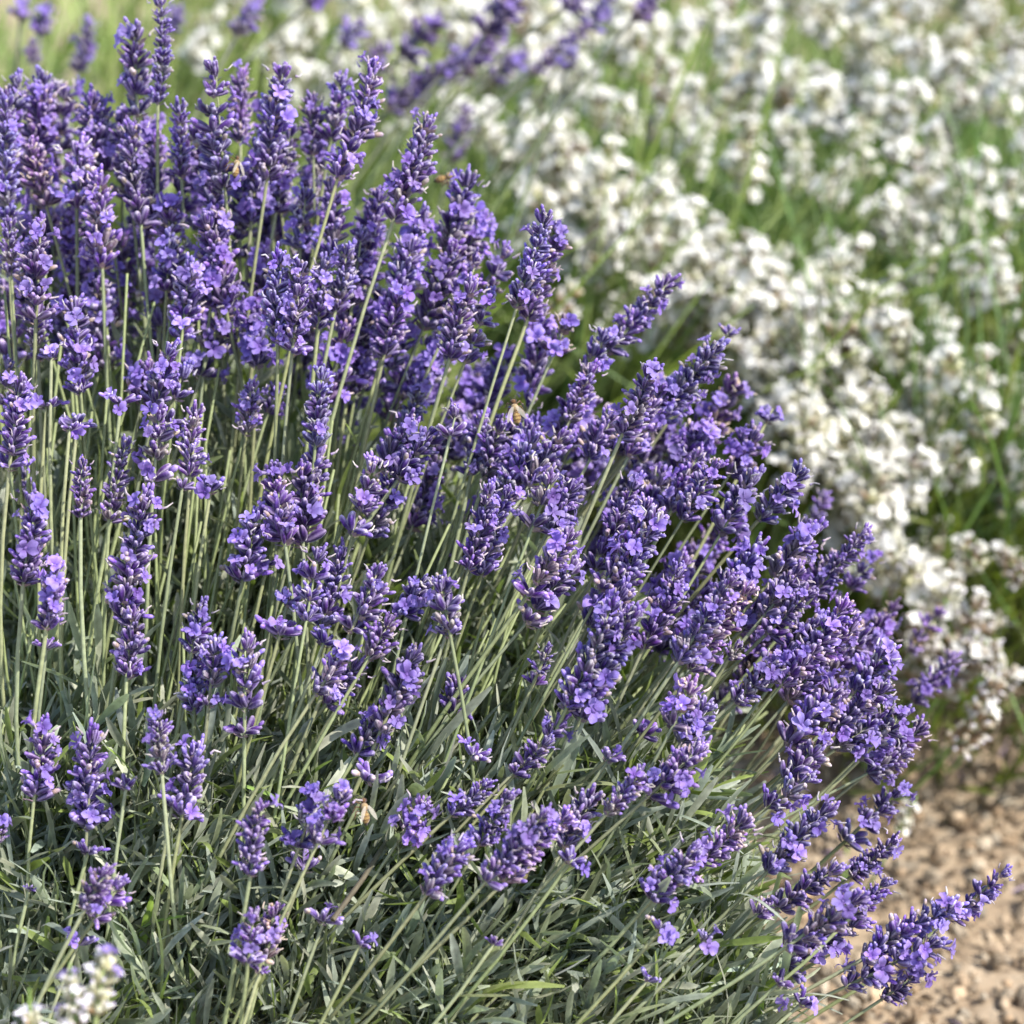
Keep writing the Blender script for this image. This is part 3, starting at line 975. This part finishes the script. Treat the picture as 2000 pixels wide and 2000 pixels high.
while len(heads) < NW + 95 + 95 + 25:
    x, y = rw.uniform(1500, 2030), rw.uniform(240, 560)
    if x > 1500 + (y - 240) * .5 and not any((x - h[0]) ** 2 + (y - h[1]) ** 2 < 32 ** 2 for h in heads):
        heads.append((x, y, rw.uniform(.8, 1.1)))
for i in range(30):
    x, y = rw.uniform(1740, 2020), rw.uniform(440, 1080)
    if x > 1760 + abs(y - 800) * .1 and not any((x - h[0]) ** 2 + (y - h[1]) ** 2 < 50 ** 2 for h in heads):
        heads.append((x, y, rw.uniform(.9, 1.15)))
for i in range(12):
    heads.append((rw.uniform(1740, 1985), rw.uniform(1120, 1350), rw.uniform(.9, 1.15)))
LEFT_FROM = len(heads)
while len(heads) < LEFT_FROM + 40:
    x, y = rw.uniform(-40, 950), rw.uniform(-80, 260)
    if x < 330 or (x < 520 and rw.random() < .5):
        continue
    if y > 60 + x * .25:
        continue
    heads.append((x, y, rw.uniform(.8, 1.1)))


def dwhite(y):
    ys = [-100, 0, 300, 600, 900, 1300, 1600]
    ds = [2.25, 2.15, 2.0, 1.9, 1.84, 1.74, 1.68]
    return float(np.interp(y, ys, ds))


WBUSH = [
    ('white lavender bush spilling forward beside the purple bush, lowest heads over the shaded soil', (.36, 1.79)),
    ('white lavender bush right behind the purple bush, touching the upper right of its spikes', (.05, 2.03)),
    ('looser white lavender bush with dark green gaps at the right edge of the photo', (.56, 1.97)),
    ('thickly flowering blurred white lavender bush at upper right, in front of the farthest row', (.36, 2.28)),
    ('blurred white lavender bush in the upper middle, just right of the slanting dark purple spikes', (.06, 2.32)),
    ('sparse lavender bush of slanting green stems with few white heads, behind the tallest purple spikes', (-.33, 2.25)),
]
wb = [thing('white_lavender_bush', lab, 'lavender bush', Vector((x, y, 0)), 'white lavender bushes behind') for lab, (x, y) in WBUSH]


def which(x, y, i):
    if i >= LEFT_FROM or (x < 940 and y < 260):
        return 5
    if y < 260:
        return 3 if x > 1480 else 4
    if y < 480 and x > 1560:
        return 3
    if x > 1740 and 450 < y < 1120 and not (x < 1860 and 850 < y < 960):
        return 2
    if y < 620 and x < 1480:
        return 1
    return 0


def white_stalk(parent, P, A, size, root, rnd, heads_=WHEAD, stems=GSTEM):
    ln = (P - root).length
    st = obj('flower_stalk', rnd.choice(stems), parent, P - parent.location, frame(P - root, rnd.uniform(0, 6)), (.25, .25, ln))
    # the head is counter-scaled, since the stalk's own mesh is stretched to its length
    q = frame(P - root, 0).inverted()
    h = obj('flower_head', rnd.choice(heads_), None, P, frame(A, rnd.uniform(0, 6)), size)
    bpy.context.view_layer.update()
    return st, h


WSTALKS = []
for i, (x, y, s) in enumerate(heads):
    b = which(x, y, i)
    d = dwhite(y) + rw.uniform(-.06, .06) + (-.05 if b in (0, 1) else (-.05 if b == 2 else 0))
    P = at(x, y, d)
    lean = .55 if b == 5 else (.32 if b in (0, 1) else .1)
    A = Vector((lean + rw.gauss(0, .35), rw.gauss(-.15, .3), 1)).normalized()
    P = P - A * .022
    c = wb[b].location
    root = Vector((c.x + (P.x - c.x) * .45 - A.x * .10, c.y + (P.y - c.y) * .45 + .02, .0))
    WSTALKS.append((b, P, A, s * 1.25, root))


def stem_mesh_for(P, root, A, cols, r, sides=5):
    mb = MB()
    c1 = P - A * ((P - root).length * .5)
    pts = [root * (1 - t) ** 2 + c1 * 2 * t * (1 - t) + P * t * t - P for t in (0, .2, .4, .6, .8, 1)]
    pts.append(A * .03)
    tube(mb, pts, [r * 1.2, r * 1.15, r * 1.1, r, r, r * .9, r * .5], sides, [cols[0], cols[0], cols[1], cols[1], cols[1], cols[2], cols[2]])
    return mb.mesh('flower_stalk', M_GREEN)


GC = [(.14, .19, .05), (.21, .31, .075), (.25, .34, .11)]
for b, P, A, s, root in WSTALKS:
    st = obj('flower_stalk', stem_mesh_for(P, root, A, GC, .0013), wb[b], P - wb[b].location)
    obj('flower_head', rw.choice(DHEAD if (P.z < .17 and P.x > .28) or rw.random() < .07 else WHEAD), st, (0, 0, 0), frame(A, rw.uniform(0, 6)), s)

GREENS = [((.15, .22, .045), (.28, .39, .09)), ((.20, .28, .07), (.35, .46, .15)), ((.11, .16, .04), (.21, .29, .08)), ((.27, .33, .14), (.44, .50, .26))]
for k, (lab, (cx, cy)) in enumerate(WBUSH):
    rng = np.random.default_rng(90 + k)
    greens = [GREENS[2], GREENS[2], GREENS[0]] if k in (0, 2) else ([GREENS[2], GREENS[0], GREENS[2], GREENS[0]] if k == 5 else GREENS)
    # leaves filling a low dome and, above it, the bundle of green stems that carry no visible head
    n = 3400
    a = rng.uniform(0, 2 * PI, n); r = .26 * np.sqrt(rng.uniform(0, 1, n)); h = rng.uniform(.0, 1, n)
    top = (.40 if k == 5 else .30) * np.clip(1 - (r / .29) ** 4, 0, 1)
    Bp = np.stack([r * np.cos(a), r * np.sin(a), .01 + h * top], 1)
    lean_x = .6 if k == 5 else .12
    Dp = np.stack([np.cos(a) * r * 2.2 + rng.normal(lean_x, .35, n), np.sin(a) * r * 2.2 + rng.normal(0, .35, n), np.ones(n)], 1)
    leaf_cloud('inner_leaves', M_GREEN, Bp, Dp, rng.uniform(.03, .065, n), rng.uniform(.003, .005, n), greens, 60 + k, wb[k])
    n = 200 if k == 2 else 420
    a = rng.uniform(0, 2 * PI, n); r = .15 * np.sqrt(rng.uniform(0, 1, n))
    Bp = np.stack([r * np.cos(a), r * np.sin(a), np.full(n, .05)], 1)
    Dp = np.stack([np.cos(a) * r * 2.4 + rng.normal(lean_x, .14, n), np.sin(a) * r * 2.4 + rng.normal(0, .14, n), np.ones(n)], 1)
    leaf_cloud('inner_stems', M_GREEN, Bp, Dp, rng.uniform(.22, .40, n) * (1.4 if k == 5 else 1), rng.uniform(.0022, .0034, n), greens, 80 + k, wb[k], segs=5)

# rows further back, mostly above the picture
BACK = [('pale blurred lavender bush at the top left corner, far beyond the purple spikes', -.62, 2.60),
        ('far blurred white lavender bush at the top edge, left of the slanting dark purple spikes', -.22, 2.68),
        ('farthest white lavender bush, small and pale at the middle of the top edge', .17, 2.70),
        ('farthest white lavender bush, cut off by the top right corner of the photo', .56, 2.66)]
for k, (lab, cx, cy) in enumerate(BACK):
    t = thing('white_lavender_bush', lab, 'lavender bush', Vector((cx, cy, 0)), 'white lavender bushes behind')
    rng = np.random.default_rng(190 + k)
    n = 1800
    a = rng.uniform(0, 2 * PI, n); r = .26 * np.sqrt(rng.uniform(0, 1, n)); h = rng.uniform(.0, 1, n)
    top = .42 * np.clip(1 - (r / .30) ** 4, 0, 1)
    Bp = np.stack([r * np.cos(a), r * np.sin(a), .01 + h * top], 1)
    Dp = np.stack([np.cos(a) * r * 2.2 + rng.normal(.1, .35, n), np.sin(a) * r * 2.2 + rng.normal(0, .35, n), np.ones(n)], 1)
    leaf_cloud('inner_leaves', M_GREEN, Bp, Dp, rng.uniform(.03, .065, n), rng.uniform(.003, .005, n), GREENS, 160 + k, t)
    for i in range(24):
        a = rw.uniform(0, 2 * PI); rr = .27 * math.sqrt(rw.random())
        P = Vector((cx + rr * math.cos(a), cy + rr * math.sin(a), .40 + .16 * math.sqrt(max(0, 1 - (rr / .3) ** 2)) + rw.gauss(0, .03)))
        A = Vector((math.cos(a) * rr * 1.6 + rw.gauss(.05, .1), math.sin(a) * rr * 1.6 + rw.gauss(0, .1), 1)).normalized()
        st = obj('flower_stalk', stem_mesh_for(P, Vector((cx + rr * .3 * math.cos(a), cy + rr * .3 * math.sin(a), 0)), A, GC, .0013), t, P - t.location)
        obj('flower_head', rw.choice(WHEAD), st, (0, 0, 0), frame(A, rw.uniform(0, 6)), rw.uniform(.9, 1.15))

# ================================================================== purple lavender behind, out of focus
RB = Vector((-.18, 1.80, 0))
rear = thing('lavender_bush', 'purple lavender bush behind, blurred, its dark spikes slanting up to the right', 'lavender bush', RB)
RS = """860 130 760 215 62|970 55 875 155 66|1010 -25 950 62 62|1150 50 1035 148 34|1192 -8 1146 52 46|1282 -12 1235 40 46|1142 -12 1100 16 46|864 43 788 106 60|1023 106 962 152 44|1120 95 1105 140 40|910 212 882 318 46
507 -6 462 70 50|172 42 150 142 40|45 5 40 40 50|85 20 78 70 46|66 80 64 125 30|350 20 335 60 40|745 90 730 140 44|640 -20 600 10 40|140 205 138 222 40|900 110 860 150 40|700 40 670 90 44"""
rr_ = random.Random(9)
for rec in RS.replace('\n', '|').split('|'):
    tx, ty, bx, by, w = (float(v) for v in rec.split())
    d = 1.78 + rr_.uniform(-.05, .08)
    P = at(bx, by, d); Q = at(tx, ty, d)
    A = Q - P; ln = A.length; A.normalize()
    root = root_for(P, A, RB, keep=.5, reach=.35)
    st = stalk(rear, RB, P, A, ln, root, rr_, width=.0013, cols=[(.14, .15, .05), (.2, .26, .08), (.2, .27, .09), (.17, .17, .14)])
    dress(st, A, ln, w * T * d / 1000 * 1.15, rr_.choice((1, 2, 3)), rr_)
rng = np.random.default_rng(44)
n = 1700
a = rng.uniform(0, 2 * PI, n); r = .24 * np.sqrt(rng.uniform(0, 1, n)); h = rng.uniform(0, 1, n)
top = .27 * np.sqrt(np.clip(1 - (r / .28) ** 2, 0, 1))
Bp = np.stack([r * 1.4 * np.cos(a), r * .6 * np.sin(a), .01 + h * top], 1)
Dp = np.stack([np.cos(a) * r * 2 + rng.normal(.7, .3, n), rng.normal(0, .35, n), np.ones(n)], 1)
leaf_cloud('inner_leaves', M_GREEN, Bp, Dp, rng.uniform(.03, .08, n), rng.uniform(.003, .005, n), GREENS[:3], 45, rear)
n = 420
a = rng.uniform(0, 2 * PI, n); r = .22 * np.sqrt(rng.uniform(0, 1, n))
Bp = np.stack([r * 1.5 * np.cos(a), r * .5 * np.sin(a), np.full(n, .08)], 1)
Dp = np.stack([rng.normal(.75, .16, n), rng.normal(0, .12, n), np.ones(n)], 1)
leaf_cloud('inner_stems', M_GREEN, Bp, Dp, rng.uniform(.25, .48, n), rng.uniform(.0024, .0036, n), GREENS[:3], 46, rear, segs=5)

# ================================================================== pale lavender close to the lens
FC = at(130, 2250, 1.0); FC.z = 0
front = thing('lavender_plant', 'pale lilac and white lavender, blurred, close to the lens below the purple bush', 'lavender plant', FC)
for tx, ty, bx, by, s in ((205, 1868, 188, 1985, 1.0), (140, 1915, 150, 2010, .85), (58, 1962, 62, 2060, .9)):
    d = 1.08
    P = at(bx, by, d); A = (at(tx, ty, d) - P).normalized()
    st = obj('flower_stalk', stem_mesh_for(P, Vector((FC.x, FC.y, 0)), A, GC, .0012), front, P - FC)
    obj('flower_head', PHEAD[int(s * 20) % 3], st, (0, 0, 0), frame(A, rw.uniform(0, 6)), s * .80)


# ================================================================== bees
def bee_piece(prof, cols, sides=10, squash=1.0, mat=M_BEE, M=Matrix.Identity(4)):
    mb = MB()
    lathe(mb, M, prof, sides, cols, squash=squash)
    return mb


GOLD, BROWN, BLK, FUZZ = (.31, .205, .075), (.12, .06, .025), (.03, .02, .015), (.30, .215, .11)


def ell(mb, c, rx, ry, rz, col):
    prof = [(c[2] + rz * math.sin(a), math.cos(a)) for a in np.linspace(-1.45, 1.45, 7)]
    vs, fs = [], []
    for z, r in prof:
        for k in range(9):
            t = 2 * PI * k / 9
            vs.append((c[0] + rx * r * math.cos(t), c[1] + ry * r * math.sin(t), z))
    for i in range(6):
        for k in range(9):
            fs.append((i * 9 + k, i * 9 + (k + 1) % 9, (i + 1) * 9 + (k + 1) % 9, (i + 1) * 9 + k))
    fs.append(tuple(range(9))[::-1]); fs.append(tuple(54 + k for k in range(9)))
    mb.add(vs, fs, [col] * len(vs))


def bee_meshes():
    """a honey bee about 14 mm long, head to +Z, back to -Y"""
    ab = MB()
    prof, cols = [], []
    for i, t in enumerate(np.linspace(0, 1, 13)):
        r = .0024 * math.sin(PI * (t * .86 + .12)) ** .7 * (1 if t < .6 else 1 - .45 * (t - .6) / .4)
        prof.append((-.0012 - .0080 * t, max(.0003, r))); cols.append((GOLD, BROWN, GOLD)[i % 3] if t < .8 else BLK)
    lathe(ab, Matrix.Identity(4), prof, 10, cols)
    th = MB(); ell(th, (0, 0, .0010), .0023, .0022, .0024, FUZZ)
    hd = MB(); ell(hd, (0, .0003, .0046), .0017, .0013, .0014, BROWN)
    ey = MB(); ell(ey, (.0013, .0002, .0048), .0006, .0008, .0010, BLK)
    an = MB(); tube(an, [Vector((.0004, .001, .0057)), Vector((.001, .002, .0068)), Vector((.002, .003, .0078))], [.00016] * 3, 4, [BLK] * 3)
    lg = MB(); tube(lg, [Vector((.001, .0012, 0)), Vector((.0035, .003, .0008)), Vector((.0044, .0048, -.002)), Vector((.0052, .006, -.003))], [.0004, .0004, .0003, .0002], 5, [BROWN] * 4)
    wg = MB()
    vs, fs = [], []
    for i in range(7):
        t = i / 6
        w = .0015 * math.sin(PI * (t * .9 + .08)) ** .6
        vs += [(.001 + .0042 * t - w * .8, -.0022 - .0008 * t, .0015 - .0080 * t), (.001 + .0042 * t + w, -.0022 - .001 * t, .0015 - .0080 * t + w * .4)]
    for i in range(6):
        fs.append((i * 2, i * 2 + 1, i * 2 + 3, i * 2 + 2))
    wg.add(vs, fs, [(1, 1, 1)] * 14)
    return {'abdomen': ab.mesh('abdomen', M_BEE), 'thorax': th.mesh('thorax', M_BEE), 'head': hd.mesh('head', M_BEE), 'eye': ey.mesh('eye', M_BEE),
            'antenna': an.mesh('antenna', M_BEE), 'leg': lg.mesh('leg', M_BEE), 'wing': wg.mesh('wing', M_WING)}


BM = bee_meshes()


def bee(px, py, d, up_px, label, scale=1.0, back=None):
    P = at(px, py, d)
    z = (RGT * up_px[0] - UPV * up_px[1]).normalized()
    y = (FWD if back is None else back)
    y = (y - z * y.dot(z)).normalized()
    x = y.cross(z)
    q = Matrix((x, y, z)).transposed().to_quaternion()
    t = thing('honey_bee', label, 'bee', P, 'honey bees on the lavender')
    t.rotation_mode = 'QUATERNION'; t.rotation_quaternion = q; t.scale = (scale,) * 3
    obj('abdomen', BM['abdomen'], t); obj('thorax', BM['thorax'], t)
    h = obj('head', BM['head'], t)
    for s in (1, -1):
        obj('eye', BM['eye'], h, scale=(s, 1, 1)); obj('antenna', BM['antenna'], h, scale=(s, 1, 1))
        obj('wing', BM['wing'], t, scale=(s, 1, 1))
        for k, (dz, an) in enumerate(((.0022, .5), (.0008, 0), (-.0006, -.4))):
            obj('leg', BM['leg'], t, (0, 0, dz), Quaternion((1, 0, 0), an), (s, 1, 1))


bee(1006, 800, dfront(1006, 800) - .075, (-.2, -1), 'golden honey bee hanging upright on a purple spike in the middle of the bush', .95)
bee(462, 322, dfront(462, 322) - .03, (.15, -1), 'tan honey bee tucked between two tall purple spikes at upper left', .85, back=(FWD * .6 - RGT * .8))
bee(874, 345, dfront(874, 345) + .03, (1, -.35), 'slim brown honey bee reaching sideways to a lilac floret at the bush edge', .95, back=UPV * -1)
bee(712, 1580, dfront(712, 1580) - .04, (-.1, -1), 'tan honey bee low in the bush beside a rounded purple spike', .95, back=(FWD * .7 - RGT * .6))
